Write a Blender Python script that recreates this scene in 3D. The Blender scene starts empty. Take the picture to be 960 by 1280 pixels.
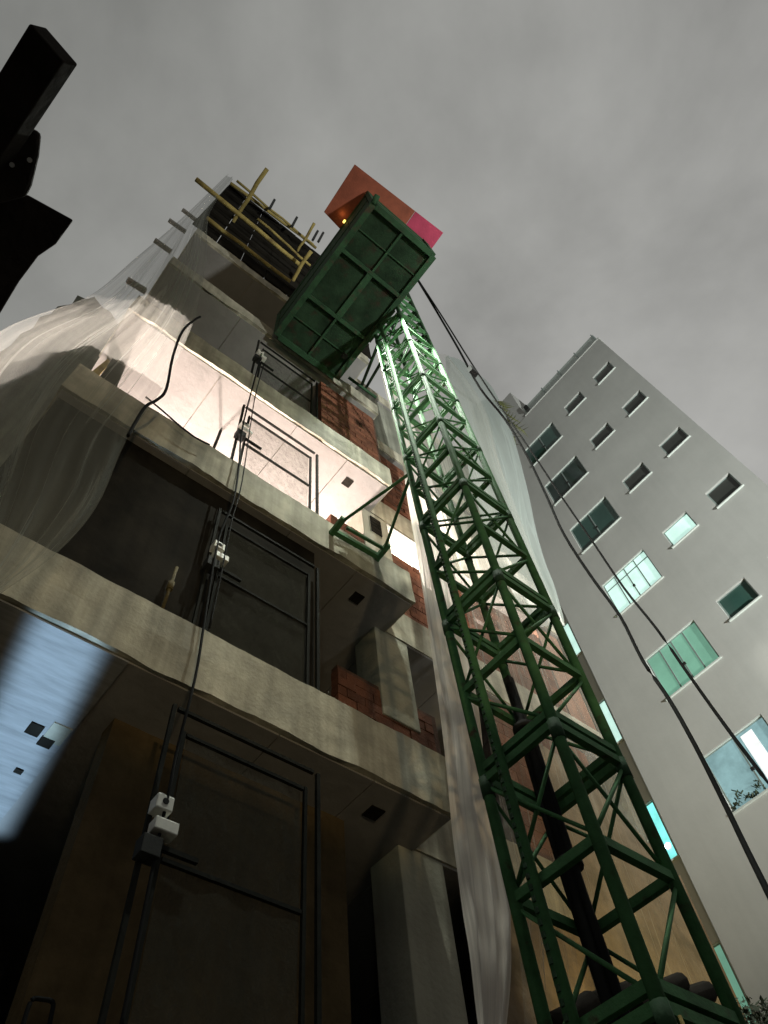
import bpy, bmesh, math, random
import numpy as np
from mathutils import Vector, Matrix, noise
random.seed(7)
S = bpy.context.scene
COL = S.collection

# ------------------------------------------------------------------ camera
RM = ((0.7732748554, -0.5146330248, -0.3704036282),
      (-0.6289369628, -0.6967212933, -0.3449894727),
      (-0.0805251190, 0.4997322176, -0.8624287889))
FPX = 905.0
EYE = Vector((0, 0, 1.6))
cam_d = bpy.data.cameras.new('camera')
cam = bpy.data.objects.new('camera', cam_d)
COL.objects.link(cam)
cam.matrix_world = Matrix.Translation(EYE) @ Matrix(RM).to_4x4()
cam_d.sensor_width = 36.0
cam_d.lens = FPX / 1280 * 36
cam_d.clip_start = 0.05
cam_d.clip_end = 3000
S.camera = cam

# ------------------------------------------------------------------ world: night overcast lit by the city
W = bpy.data.worlds.new('World'); S.world = W; W.use_nodes = True
nt = W.node_tree; nt.nodes.clear()
N = nt.nodes.new; L = nt.links.new
tc = N('ShaderNodeTexCoord'); out = N('ShaderNodeOutputWorld'); bg = N('ShaderNodeBackground')
sep = N('ShaderNodeSeparateXYZ'); L(tc.outputs['Generated'], sep.inputs[0])
mp = N('ShaderNodeMapping'); mp.inputs['Scale'].default_value = (1.0, 1.0, 1.6); L(tc.outputs['Generated'], mp.inputs[0])
n1 = N('ShaderNodeTexNoise'); n1.inputs['Scale'].default_value = 2.2; n1.inputs['Detail'].default_value = 7; n1.inputs['Roughness'].default_value = .5; n1.inputs['Distortion'].default_value = .35
L(mp.outputs[0], n1.inputs['Vector'])
n2 = N('ShaderNodeTexNoise'); n2.inputs['Scale'].default_value = 6.5; n2.inputs['Detail'].default_value = 6; n2.inputs['Roughness'].default_value = .55
L(mp.outputs[0], n2.inputs['Vector'])
cl = N('ShaderNodeMath'); cl.operation = 'MULTIPLY_ADD'; L(n2.outputs[0], cl.inputs[0]); cl.inputs[1].default_value = .38; L(n1.outputs[0], cl.inputs[2])
rmp = N('ShaderNodeMapRange'); rmp.inputs[1].default_value = .45; rmp.inputs[2].default_value = .95; rmp.inputs[3].default_value = .66; rmp.inputs[4].default_value = 1.28
L(cl.outputs[0], rmp.inputs[0])
dt = N('ShaderNodeVectorMath'); dt.operation = 'DOT_PRODUCT'; L(tc.outputs['Generated'], dt.inputs[0]); dt.inputs[1].default_value = Vector((.75, .15, .64)).normalized()
el = N('ShaderNodeMapRange'); el.inputs[1].default_value = .42; el.inputs[2].default_value = .95; el.inputs[3].default_value = .0; el.inputs[4].default_value = 1.0
L(dt.outputs['Value'], el.inputs[0])
ramp = N('ShaderNodeMix'); ramp.data_type = 'RGBA'
ramp.inputs[6].default_value = (.205, .208, .196, 1); ramp.inputs[7].default_value = (.375, .374, .358, 1)
L(el.outputs[0], ramp.inputs[0])
mul = N('ShaderNodeVectorMath'); mul.operation = 'SCALE'; L(ramp.outputs[2], mul.inputs[0]); L(rmp.outputs[0], mul.inputs['Scale'])
L(mul.outputs[0], bg.inputs[0]); bg.inputs[1].default_value = 1.0
L(bg.outputs[0], out.inputs[0])

S.view_settings.view_transform = 'Standard'; S.view_settings.look = 'None'
S.view_settings.exposure = 0; S.view_settings.gamma = 1; S.view_settings.use_curve_mapping = False
S.cycles.max_bounces = 6; S.cycles.transparent_max_bounces = 16
S.cycles.use_denoising = True

# ------------------------------------------------------------------ lamps of the place, and added ones
def lamp(name, kind, loc, power, color, size=.3, target=None, **kw):
    d = bpy.data.lights.new(name, kind); d.energy = power; d.color = color
    if kind == 'AREA': d.size = size
    else: d.shadow_soft_size = size
    for k, v in kw.items(): setattr(d, k, v)
    o = bpy.data.objects.new(name, d); COL.objects.link(o); o.location = loc
    if target is not None:
        o.rotation_euler = (Vector(target) - Vector(loc)).to_track_quat('-Z', 'Y').to_euler()
    return o
lamp('street_light', 'SPOT', (-2.0, -10.0, 2.2), 1180, (1.0, .76, .42), .25, (1.2, 4.0, 9.0), spot_size=math.radians(72), spot_blend=.5)
lamp('street_light', 'SPOT', (-6.5, -8.0, 2.8), 300, (.86, 1.0, .78), .25, (1.2, 4.0, 11.0), spot_size=math.radians(75), spot_blend=.5)
lamp('flood_light', 'SPOT', (7.0, -13.0, 3.0), 30000, (.95, 1.0, .96), .3, (12.9, 2.2, 19.0), spot_size=math.radians(80), spot_blend=1.0)
lamp('work_light', 'POINT', (.8, 8.0, 9.4), 2500, (1.0, .85, .79), .12)
lamp('work_light', 'POINT', (3.6, 7.6, 9.4), 3000, (1.0, .84, .77), .12)
lamp('work_light', 'POINT', (5.1, 4.95, 10.92), 420, (.98, .95, .84), .10)
lamp('work_light', 'POINT', (.35, 7.2, 9.4), 230, (.99, .95, .97), .10)
lamp('work_light', 'SPOT', (7.9, 4.9, 7.0), 160, (.95, .97, 1.0), .08, (7.9, 4.3, 7.3), spot_size=math.radians(100), spot_blend=.5)
lamp('cage_work_light', 'SPOT', (2.86, 2.95, 14.02), 1000, (.93, 1.0, .88), .06, (3.50, 1.95, 10.2), spot_size=math.radians(75), spot_blend=.6)  # added light under the cage, brightens the upper mast
lamp('cage_work_light', 'SPOT', (2.86, 1.05, 14.02), 1500, (.93, 1.0, .88), .06, (3.30, 1.90, 10.4), spot_size=math.radians(64), spot_blend=.6)  # second added light, for the near faces of the mast
bl = lamp('work_light', 'AREA', (.73, 4.58, 3.9), 6.2, (.46, .72, 1.0), .40, (.80, 4.70, 9), shape='RECTANGLE', spread=math.radians(9))
bl.data.size = 2.3; bl.data.size_y = .46; bl.rotation_euler = (math.pi, 0, math.radians(82))
lamp('yard_light', 'SPOT', (6.0, 2.3, 2.4), 480, (1.0, .74, .25), .12, (7.2, 4.0, 5.6), spot_size=math.radians(80), spot_blend=.8)

# ------------------------------------------------------------------ pixel to point
def ray(u, v):
    c = Vector(((u - 480) / FPX, (640 - v) / FPX, -1)); return Matrix(RM) @ c
def atY(u, v, y): r = ray(u, v); return EYE + r * (y / r.y)
def atX(u, v, x): r = ray(u, v); return EYE + r * (x / r.x)
def atZ(u, v, z): r = ray(u, v); return EYE + r * ((z - 1.6) / r.z)
def atD(u, v, d): return EYE + ray(u, v).normalized() * d

# ------------------------------------------------------------------ materials
def mat(name, col, rough=.8, var=.25, scale=3.0, bump=.15, bscale=25., metal=0., streak=0., spots=None, spec=.3, emit=None):
    m = bpy.data.materials.new(name); m.use_nodes = True
    t = m.node_tree; b = t.nodes['Principled BSDF']; N = t.nodes.new; L = t.links.new
    b.inputs['Roughness'].default_value = rough; b.inputs['Metallic'].default_value = metal
    b.inputs['Specular IOR Level'].default_value = spec
    g = N('ShaderNodeNewGeometry'); pos = g.outputs['Position']
    a = N('ShaderNodeTexNoise'); a.inputs['Scale'].default_value = scale; a.inputs['Detail'].default_value = 8; a.inputs['Roughness'].default_value = .62
    L(pos, a.inputs['Vector'])
    r = N('ShaderNodeMapRange'); r.inputs[1].default_value = .28; r.inputs[2].default_value = .72
    r.inputs[3].default_value = 1 - var; r.inputs[4].default_value = 1 + var; L(a.outputs[0], r.inputs[0])
    f = r.outputs[0]
    if streak:
        mpn = N('ShaderNodeMapping'); mpn.inputs['Scale'].default_value = (7, 7, .35); L(pos, mpn.inputs[0])
        s = N('ShaderNodeTexNoise'); s.inputs['Scale'].default_value = 1.0; s.inputs['Detail'].default_value = 5; L(mpn.outputs[0], s.inputs['Vector'])
        q = N('ShaderNodeMapRange'); q.inputs[1].default_value = .35; q.inputs[2].default_value = .65; q.inputs[3].default_value = 1 - streak; q.inputs[4].default_value = 1 + streak * .5
        L(s.outputs[0], q.inputs[0])
        mm = N('ShaderNodeMath'); mm.operation = 'MULTIPLY'; L(f, mm.inputs[0]); L(q.outputs[0], mm.inputs[1]); f = mm.outputs[0]
    v = N('ShaderNodeVectorMath'); v.operation = 'SCALE'; v.inputs[0].default_value = col[:3]; L(f, v.inputs['Scale'])
    c = v.outputs[0]
    if spots:
        sc, lo, hi, scol = spots
        p = N('ShaderNodeTexNoise'); p.inputs['Scale'].default_value = sc; p.inputs['Detail'].default_value = 6; L(pos, p.inputs['Vector'])
        q = N('ShaderNodeMapRange'); q.inputs[1].default_value = lo; q.inputs[2].default_value = hi; L(p.outputs[0], q.inputs[0])
        mx = N('ShaderNodeMix'); mx.data_type = 'RGBA'; L(q.outputs[0], mx.inputs[0]); L(c, mx.inputs[6]); mx.inputs[7].default_value = (*scol, 1); c = mx.outputs[2]
    L(c, b.inputs['Base Color'])
    if bump:
        bn = N('ShaderNodeTexNoise'); bn.inputs['Scale'].default_value = bscale; bn.inputs['Detail'].default_value = 6; L(pos, bn.inputs['Vector'])
        bb = N('ShaderNodeBump'); bb.inputs['Strength'].default_value = bump; bb.inputs['Distance'].default_value = .03; L(bn.outputs[0], bb.inputs['Height']); L(bb.outputs[0], b.inputs['Normal'])
    if emit:
        ecol, es = emit
        ev = N('ShaderNodeVectorMath'); ev.operation = 'SCALE'; ev.inputs[0].default_value = ecol; L(f, ev.inputs['Scale'])
        L(ev.outputs[0], b.inputs['Emission Color']); b.inputs['Emission Strength'].default_value = es
    return m

M = {}
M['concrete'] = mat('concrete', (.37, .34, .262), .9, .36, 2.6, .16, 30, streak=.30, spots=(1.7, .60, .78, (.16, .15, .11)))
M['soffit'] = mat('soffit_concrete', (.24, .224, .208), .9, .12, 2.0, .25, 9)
M['plaster_brown'] = mat('brown_plaster', (.100, .070, .036), .95, .35, 2.5, .3, 30, streak=.15, spec=.05)
M['screen'] = mat('dark_screen', (.020, .017, .013), .95, .5, 1.8, .12, 10, streak=.2, spec=.04)
M['skim'] = mat('brushed_skim', (.25, .245, .24), .9, .22, 2.5, .15, 14)
_t = M['skim'].node_tree; _g = _t.nodes.new('ShaderNodeNewGeometry'); _m = _t.nodes.new('ShaderNodeMapping'); _m.inputs['Scale'].default_value = (1.2, 9, 1); _m.inputs['Rotation'].default_value = (0, 0, .35); _t.links.new(_g.outputs['Position'], _m.inputs[0])
for _n in [n for n in _t.nodes if n.type == 'TEX_NOISE']: _t.links.new(_m.outputs[0], _n.inputs['Vector']); _n.inputs['Scale'].default_value = 2.2
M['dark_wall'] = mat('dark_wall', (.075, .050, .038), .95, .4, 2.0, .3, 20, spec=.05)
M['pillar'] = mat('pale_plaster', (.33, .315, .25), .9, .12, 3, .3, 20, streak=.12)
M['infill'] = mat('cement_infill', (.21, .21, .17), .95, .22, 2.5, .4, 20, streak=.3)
M['brick'] = mat('hollow_brick', (.150, .056, .030), .9, .3, 5, .4, 45)
_t = M['brick'].node_tree; _b = _t.nodes['Principled BSDF']; _l = _b.inputs['Base Color'].links[0].from_socket
_o = _t.nodes.new('ShaderNodeObjectInfo'); _r = _t.nodes.new('ShaderNodeMapRange'); _r.inputs[3].default_value = .72; _r.inputs[4].default_value = 1.3; _t.links.new(_o.outputs['Random'], _r.inputs[0])
_v = _t.nodes.new('ShaderNodeVectorMath'); _v.operation = 'SCALE'; _t.links.new(_l, _v.inputs[0]); _t.links.new(_r.outputs[0], _v.inputs['Scale']); _t.links.new(_v.outputs[0], _b.inputs['Base Color'])
M['mortar'] = mat('mortar', (.085, .045, .03), .95, .3, 8, .4, 40)
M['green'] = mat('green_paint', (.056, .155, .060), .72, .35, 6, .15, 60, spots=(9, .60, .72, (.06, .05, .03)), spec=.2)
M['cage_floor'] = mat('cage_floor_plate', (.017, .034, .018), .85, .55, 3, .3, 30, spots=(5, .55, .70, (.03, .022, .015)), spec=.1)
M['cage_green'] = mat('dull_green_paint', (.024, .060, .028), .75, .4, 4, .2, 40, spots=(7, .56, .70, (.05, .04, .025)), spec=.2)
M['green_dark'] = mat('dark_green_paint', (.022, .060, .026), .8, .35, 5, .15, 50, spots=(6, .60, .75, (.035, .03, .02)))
M['black_metal'] = mat('dark_metal', (.018, .018, .016), .8, .3, 10, .1, 60)
M['gate'] = mat('gate_paint', (.016, .016, .013), .9, .3, 12, .1, 60, spec=.08)
M['timber'] = mat('timber_pole', (.31, .235, .075), .85, .35, 5, .4, 40, spots=(4, .55, .75, (.10, .06, .03)))
M['old_timber'] = mat('weathered_timber', (.10, .075, .03), .9, .35, 5, .3, 40)
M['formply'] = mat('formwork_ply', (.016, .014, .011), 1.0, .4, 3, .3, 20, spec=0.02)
M['rubber'] = mat('rubber', (.012, .012, .012), .8, .1, 10, 0, spec=.08)
M['white_plastic'] = mat('white_plastic', (.62, .60, .54), .5, .1, 20, .05, 50)
M['orange_ply'] = mat('red_brown_ply', (.24, .065, .035), .75, .25, 4, .2, 40)
M['pink_ply'] = mat('pink_ply', (.36, .040, .085), .7, .2, 4, .2, 40)
M['old_wood'] = mat('old_wood', (.022, .018, .014), .9, .4, 6, .15, 30, spec=.1)
M['rusty_sheet'] = mat('rusty_sheet', (.026, .019, .014), .8, .4, 6, .3, 30)
M['render'] = mat('grey_render', (.485, .482, .457), .9, .09, .6, .06, 12, streak=.02)
M['coping'] = mat('pale_coping', (.62, .63, .61), .8, .08, 3, .1, 30)
M['frame'] = mat('white_frame', (.60, .64, .60), .5, .06, 10, 0)
M['alu'] = mat('aluminium', (.30, .36, .34), .4, .1, 10, 0, metal=.4)
def glass(name, col, rough=.08, emit=None, var=.25, scale=.9):
    return mat(name, col, rough, var, scale, 0, emit=emit, spec=.6)
M['glass_dark'] = glass('dark_glass', (.030, .050, .044))
M['glass_teal'] = glass('teal_glass', (.035, .085, .070))
M['glass_brown'] = glass('brown_glass', (.045, .048, .042))
M['glass_lit'] = glass('lit_glass', (.4, .5, .46), .3, ((.58, .88, .78), .92), .16, 1.6)
M['glass_green'] = glass('dim_lit_glass', (.10, .2, .15), .2, ((.125, .285, .205), 1.0), .18, 1.3)
M['glass_blue'] = glass('bluish_glass', (.10, .16, .17), .1, ((.24, .40, .42), .75), .35, 1.8)
M['glass_cyan'] = glass('cyan_lit_glass', (.2, .5, .5), .3, ((.22, .85, .80), 1.15), .35, 3)
M['bulb'] = glass('bulb', (.8, .8, .8), .3, ((.75, 1.0, .95), 9.0), 0)
M['amber'] = glass('amber_lamp', (.8, .5, .1), .3, ((1.0, .62, .12), 3.0), 0)
M['white_room'] = glass('lit_curtain', (.6, .6, .6), .5, ((.72, .74, .76), .85), .1, 3)
M['leaf'] = mat('dark_leaf', (.045, .060, .035), .7, .4, 4, 0)
M['palm'] = mat('palm_leaf', (.11, .115, .045), .6, .4, 4, 0)
M['trunk'] = mat('bark', (.10, .08, .06), .9, .3, 8, .4, 30)
M['ground'] = mat('ground', (.09, .08, .07), .95, .3, .6, .4, 12)
M['asphalt'] = mat('asphalt', (.05, .05, .05), .95, .2, 2, .3, 60)
M['party'] = mat('party_plaster', (.22, .165, .11), .95, .4, 2.2, .5, 14, streak=.15, spots=(2.5, .52, .70, (.10, .075, .045)))
M['party_pale'] = mat('pale_tarpaulin', (.62, .62, .60), .8, .12, 2, .2, 10, streak=.3)
M['terracotta'] = mat('terracotta_render', (.27, .145, .095), .95, .2, 3, .3, 25, streak=.3)

def net_mat(name, col, amin, amax, fscale, vert=6.0, trans=.5):
    m = bpy.data.materials.new(name); m.use_nodes = True
    t = m.node_tree; t.nodes.clear(); N = t.nodes.new; L = t.links.new
    o = N('ShaderNodeOutputMaterial'); mix = N('ShaderNodeMixShader'); tr = N('ShaderNodeBsdfTransparent')
    d = N('ShaderNodeBsdfDiffuse'); d.inputs[0].default_value = (*col, 1)
    tl = N('ShaderNodeBsdfTranslucent'); tl.inputs[0].default_value = (*col, 1)
    m2 = N('ShaderNodeMixShader'); m2.inputs[0].default_value = trans; L(d.outputs[0], m2.inputs[1]); L(tl.outputs[0], m2.inputs[2])
    uv = N('ShaderNodeTexCoord'); mpn = N('ShaderNodeMapping'); mpn.inputs['Scale'].default_value = (fscale, vert / 10, 1); L(uv.outputs['UV'], mpn.inputs[0])
    n = N('ShaderNodeTexNoise'); n.inputs['Scale'].default_value = 3; n.inputs['Detail'].default_value = 9; n.inputs['Roughness'].default_value = .65; n.inputs['Distortion'].default_value = .6
    L(mpn.outputs[0], n.inputs['Vector'])
    r = N('ShaderNodeMapRange'); r.inputs[1].default_value = .32; r.inputs[2].default_value = .70; r.inputs[3].default_value = amin; r.inputs[4].default_value = amax; L(n.outputs[0], r.inputs[0])
    # a mesh seen at a slant covers more
    lw = N('ShaderNodeLayerWeight'); lw.inputs[0].default_value = .25
    ad = N('ShaderNodeMath'); ad.operation = 'MULTIPLY_ADD'; L(lw.outputs['Facing'], ad.inputs[0]); ad.inputs[1].default_value = .22; L(r.outputs[0], ad.inputs[2]); ad.use_clamp = True
    mq = N('ShaderNodeMapping'); mq.inputs['Scale'].default_value = (fscale * .9, vert / 9, 1); mq.inputs['Rotation'].default_value = (0, 0, .5); L(uv.outputs['UV'], mq.inputs[0])
    nq = N('ShaderNodeTexNoise'); nq.inputs['Scale'].default_value = 2.4; nq.inputs['Detail'].default_value = 4; nq.inputs['Distortion'].default_value = 1.2; L(mq.outputs[0], nq.inputs['Vector'])
    q1 = N('ShaderNodeMath'); q1.operation = 'SUBTRACT'; L(nq.outputs[0], q1.inputs[0]); q1.inputs[1].default_value = .5
    q2 = N('ShaderNodeMath'); q2.operation = 'ABSOLUTE'; L(q1.outputs[0], q2.inputs[0])
    q3 = N('ShaderNodeMapRange'); q3.inputs[1].default_value = .0; q3.inputs[2].default_value = .022; q3.inputs[3].default_value = .20; q3.inputs[4].default_value = 0; L(q2.outputs[0], q3.inputs[0])
    q4 = N('ShaderNodeMath'); q4.operation = 'ADD'; q4.use_clamp = True; L(ad.outputs[0], q4.inputs[0]); L(q3.outputs[0], q4.inputs[1]); ad = q4
    L(ad.outputs[0], mix.inputs[0]); L(tr.outputs[0], mix.inputs[1]); L(m2.outputs[0], mix.inputs[2]); L(mix.outputs[0], o.inputs[0])
    return m
M['net_left'] = net_mat('white_net', (.38, .39, .355), .10, .46, 2.4, 3)
M['net_strip'] = net_mat('folded_net', (.82, .75, .68), .62, .97, 3.5, 2.2, .3)
M['net_right'] = net_mat('white_net_wide', (.60, .58, .52), .05, .34, 3.0, 4)
M['net_pale'] = net_mat('pale_net', (.60, .66, .62), .55, .85, 1.2, 6)
M['gate_mesh'] = net_mat('gate_mesh', (.07, .068, .055), .25, .45, 4.0, 40, .2)

# ------------------------------------------------------------------ mesh helpers
class MB:
    def __init__(s): s.b = bmesh.new()
    def box(s, x0, x1, y0, y1, z0, z1):
        v = [s.b.verts.new(p) for p in ((x0, y0, z0), (x1, y0, z0), (x1, y1, z0), (x0, y1, z0), (x0, y0, z1), (x1, y0, z1), (x1, y1, z1), (x0, y1, z1))]
        for f in ((3, 2, 1, 0), (4, 5, 6, 7), (0, 1, 5, 4), (1, 2, 6, 5), (2, 3, 7, 6), (3, 0, 4, 7)): s.b.faces.new([v[i] for i in f])
        return s
    def bar(s, a, b, w, h=None, up=(0, 0, 1)):
        a = Vector(a); b = Vector(b); h = h or w
        d = (b - a).normalized(); u = Vector(up)
        if abs(d.dot(u)) > .97: u = Vector((1, 0, 0))
        sx = d.cross(u).normalized() * w / 2; sy = sx.cross(d).normalized() * h / 2
        v = [s.b.verts.new(p + i * sx + j * sy) for p in (a, b) for i, j in ((-1, -1), (1, -1), (1, 1), (-1, 1))]
        for f in ((3, 2, 1, 0), (4, 5, 6, 7), (0, 1, 5, 4), (1, 2, 6, 5), (2, 3, 7, 6), (3, 0, 4, 7)): s.b.faces.new([v[i] for i in f])
        return s
    def tube(s, pts, r, n=8, r1=None, wob=0.):
        pts = [Vector(p) for p in pts]; rings = []
        for i, p in enumerate(pts):
            d = (pts[min(i + 1, len(pts) - 1)] - pts[max(i - 1, 0)]).normalized()
            u = Vector((0, 0, 1)) if abs(d.z) < .95 else Vector((1, 0, 0))
            a = d.cross(u).normalized(); b = a.cross(d)
            rr = r if r1 is None else r + (r1 - r) * i / (len(pts) - 1)
            rr *= 1 + wob * (random.random() - .5)
            rings.append([s.b.verts.new(p + (a * math.cos(k * 2 * math.pi / n) + b * math.sin(k * 2 * math.pi / n)) * rr) for k in range(n)])
        for A, B in zip(rings, rings[1:]):
            for k in range(n): s.b.faces.new((A[k], A[(k + 1) % n], B[(k + 1) % n], B[k])).smooth = True
        s.b.faces.new(rings[0][::-1]); s.b.faces.new(rings[-1]); return s
    def plate(s, pts, th):      # polygon with thickness vector
        th = Vector(th); a = [s.b.verts.new(Vector(p)) for p in pts]; b = [s.b.verts.new(Vector(p) + th) for p in pts]; n = len(pts)
        s.b.faces.new(a[::-1]); s.b.faces.new(b)
        for i in range(n): s.b.faces.new((a[i], a[(i + 1) % n], b[(i + 1) % n], b[i]))
        return s
    def mesh(s, name, m):
        bmesh.ops.recalc_face_normals(s.b, faces=s.b.faces)
        me = bpy.data.meshes.new(name); s.b.to_mesh(me); s.b.free(); me.materials.append(M[m] if isinstance(m, str) else m); return me
    def build(s, name, m, parent=None, bev=0., loc=None):
        o = bpy.data.objects.new(name, s.mesh(name, m)); COL.objects.link(o)
        if parent is not None: o.parent = parent
        if loc is not None: o.location = loc
        if bev:
            md = o.modifiers.new('bevel', 'BEVEL'); md.width = bev; md.segments = 2; md.limit_method = 'ANGLE'
        return o
def tag(o, label=None, cat=None, group=None, kind=None):
    if label: o['label'] = label
    if cat: o['category'] = cat
    if group: o['group'] = group
    if kind: o['kind'] = kind
    return o
def empty(name, label, cat, loc=(0, 0, 0), group=None):
    o = bpy.data.objects.new(name, None); COL.objects.link(o); o.location = loc; o.empty_display_size = .2
    return tag(o, label, cat, group)
def inst(name, me, parent, loc, rot=None):
    o = bpy.data.objects.new(name, me); COL.objects.link(o); o.parent = parent; o.location = loc
    if rot: o.rotation_euler = rot
    return o
def rough_box(x0, x1, y0, y1, z0, z1, nx, amp=.02, ragged=0., rag_lo=True):
    """slab / beam with slightly uneven long edges and spilled concrete along the lower lip"""
    mb = MB(); b = mb.b; cols = []
    for i in range(nx + 1):
        x = x0 + (x1 - x0) * i / nx
        j = lambda k: (noise.noise(Vector((x * 1.9, k * 7.3, z0))) * amp + noise.noise(Vector((x * 9, k * 3.3, z0))) * amp * .5)
        dz = -(.4 + noise.noise(Vector((x * 2.3, 4.4, z0))) + .5 * noise.noise(Vector((x * 6, 1.4, z0)))) * ragged
        cols.append([b.verts.new(p) for p in ((x, y0 + j(1), z0 + (dz if rag_lo else 0) + j(2) * .6), (x, y0 + j(3), (z0 + z1) / 2), (x, y0 + j(4) * .7, z1 + j(5) * .8), (x, y1, z1), (x, y1, z0), (x, y0 + .06, z0 + .004))])
    for A, B in zip(cols, cols[1:]):
        for k in range(6): b.faces.new((A[k], B[k], B[(k + 1) % 6], A[(k + 1) % 6]))
    b.faces.new(cols[0]); b.faces.new(cols[-1][::-1])
    return mb

# ------------------------------------------------------------------ ground
g = MB(); g.box(-900, 900, -900, 900, -.5, 0); tag(g.build('ground', 'ground'), kind='structure')
g = MB(); g.box(-300, 300, -13, -6, .004, .012); tag(g.build('road', 'asphalt'), kind='structure')
# added unseen hoarding; it keeps the street lamps off the ground storey
hd = empty('site_hoarding', 'dark timber hoarding along the pavement in front of the site', 'hoarding', (-3, -2.2, 0))
for i in range(10):
    MB().box(-9 + i * 1.7 + .005, -9 + i * 1.7 + 1.695, -.03, .03, 0, 3.95).build('board', 'dark_wall', hd)
    MB().bar((-9 + i * 1.7, .09, 0), (-9 + i * 1.7, .09, 3.8), .09).build('post', 'dark_wall', hd)

# ------------------------------------------------------------------ building under construction
BX0, BX1, XR = -.45, 4.05, 8.55
YF, YR, YB = 3.5, 4.05, 11.0
ZS = [2.60, 5.54, 8.49, 11.42, 14.36, 17.34]
TH = .62
bld = empty('unfinished_building', 'bare concrete building under construction with projecting balcony slabs', 'building', (0, 4, 0))
bld.location = (0, 0, 0)
def part(mb, name, m, p=None, bev=0.): return mb.build(name, m, p if p is not None else bld, bev)
slabs = []
for k, z in enumerate(ZS):
    s = part(rough_box(BX0, BX1, YF, YR + .003, z, z + (TH if k < 4 else .44), 60, .018, .05 if k in (3, 4) else .015), 'balcony_slab', 'concrete')
    slabs.append(s)
    part(rough_box(BX0 + .002, XR, YR, YR + .30, z + .012, z + (TH if k < 4 else .44) - .004, 60, .004, .0), 'edge_beam', 'concrete')
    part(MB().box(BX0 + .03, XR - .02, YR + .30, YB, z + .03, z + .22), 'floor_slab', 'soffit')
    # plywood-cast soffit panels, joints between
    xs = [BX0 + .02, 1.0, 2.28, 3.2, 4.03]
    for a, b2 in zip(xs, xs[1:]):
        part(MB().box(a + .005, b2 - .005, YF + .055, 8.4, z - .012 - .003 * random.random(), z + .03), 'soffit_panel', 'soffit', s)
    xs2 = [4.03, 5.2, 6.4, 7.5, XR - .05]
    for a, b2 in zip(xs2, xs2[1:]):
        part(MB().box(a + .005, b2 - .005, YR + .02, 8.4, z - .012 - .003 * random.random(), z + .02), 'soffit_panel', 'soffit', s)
    # dark block in the soffit stands for the shade in a pipe hole
    if k:
        part(MB().box(3.36, 3.50, 3.78, 3.92, z - .022, z + .05), 'pipe_sleeve', 'formply', s)
# storey walls
for k, z in enumerate(ZS[:-1]):
    f, c = z + TH, ZS[k + 1]
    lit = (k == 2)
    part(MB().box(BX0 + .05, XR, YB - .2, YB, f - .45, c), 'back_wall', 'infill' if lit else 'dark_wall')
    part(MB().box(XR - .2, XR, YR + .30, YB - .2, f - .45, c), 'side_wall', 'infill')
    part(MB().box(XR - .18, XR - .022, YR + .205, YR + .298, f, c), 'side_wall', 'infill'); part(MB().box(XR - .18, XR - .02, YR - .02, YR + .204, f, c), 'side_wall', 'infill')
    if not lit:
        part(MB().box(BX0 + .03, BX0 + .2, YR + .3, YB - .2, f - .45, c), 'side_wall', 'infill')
    # pale pillar beside the balcony's right end
    if k in (0, 1, 2, 3):
        part(MB().box(3.87, 4.385, YR + .012, YR + .40, f + (.0 if k == 0 else .9), c + .004), 'pillar', 'pillar', bev=.008)
# storey wall behind the lowest gate, blue room left of it
part(rough_box(1.20, 3.29, YR + .02, YR + .2, 2.9, 5.545, 30, .02, .0), 'plaster_wall', 'plaster_brown')
part(MB().box(.05, .2, YR + .05, 7.5, 2.9, 5.53), 'room_wall', 'dark_wall')
part(MB().box(.06, 1.02, YF + .04, 6.2, 5.513, 5.528), 'ceiling_skim', 'skim')
# dark blocks stand for the shade in small openings of the blue-lit ceiling
for (u, v, sx, sy) in ((44, 910, .10, .12), (58, 926, .10, .10), (24, 962, .06, .05)):
    p = atZ(u, v, 5.52); part(MB().box(p.x - sx / 2, p.x + sx / 2, p.y - sy / 2, p.y + sy / 2, 5.500, 5.54), 'ceiling_opening', 'formply')
p = atZ(72, 916, 5.52); part(MB().box(p.x - .07, p.x + .07, p.y - .10, p.y + .10, 5.503, 5.54), 'ceiling_patch', 'pillar')
part(MB().box(BX0 + .04, 2.66, 3.64, 3.74, 6.12, 8.488), 'partition_wall', 'screen')
part(MB().box(2.6, 2.67, 3.74, 5.2, 6.12, 8.488), 'partition_wall', 'screen')
part(MB().box(BX0 + .1, 2.7, 5.6, 5.8, 12.0, 14.36), 'partition_wall', 'infill')

# brickwork: hollow clay blocks, one object each
def brick_wall(x0, x1, y, z0, z1, bw=.24, bh=.125, depth=.12, pname='brick_parapet', chew=.0):
    core = part(MB().box(x0 + .01, x1 - .01, y + .02, y + depth, z0, z1 - .015), pname, 'mortar')
    mes = [MB().box(0, bw - .008, 0, depth - .004, 0, bh - .008).mesh('brick', 'brick') for _ in range(1)]
    half = MB().box(0, bw / 2 - .008, 0, depth - .004, 0, bh - .008).mesh('brick', 'brick')
    r = 0; z = z0 + .004
    while z + bh <= z1 + .02:
        x = x0
        if r % 2: inst('brick', half, core, (x, y + random.uniform(-.004, .006), z)); x += bw / 2
        while x + bw <= x1 + .005:
            if random.random() > chew: inst('brick', mes[0], core, (x, y + random.uniform(-.006, .008), z + random.uniform(-.003, .003)), (0, random.uniform(-.006, .006), 0))
            x += bw
        if x1 - x > bw * .4: inst('brick', half, core, (x, y + random.uniform(-.004, .006), z))
        z += bh; r += 1
    return core
brick_wall(3.29, 4.70, YR + .03, 6.16, 7.49)
brick_wall(3.27, 5.0, YR + .03, 9.11, 10.62)
brick_wall(2.78, 4.04, 3.62, 12.04, 14.34)
brick_wall(4.42, 5.6, YR + .03, 12.04, 14.2, pname='brick_wall', chew=.04)
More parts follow.
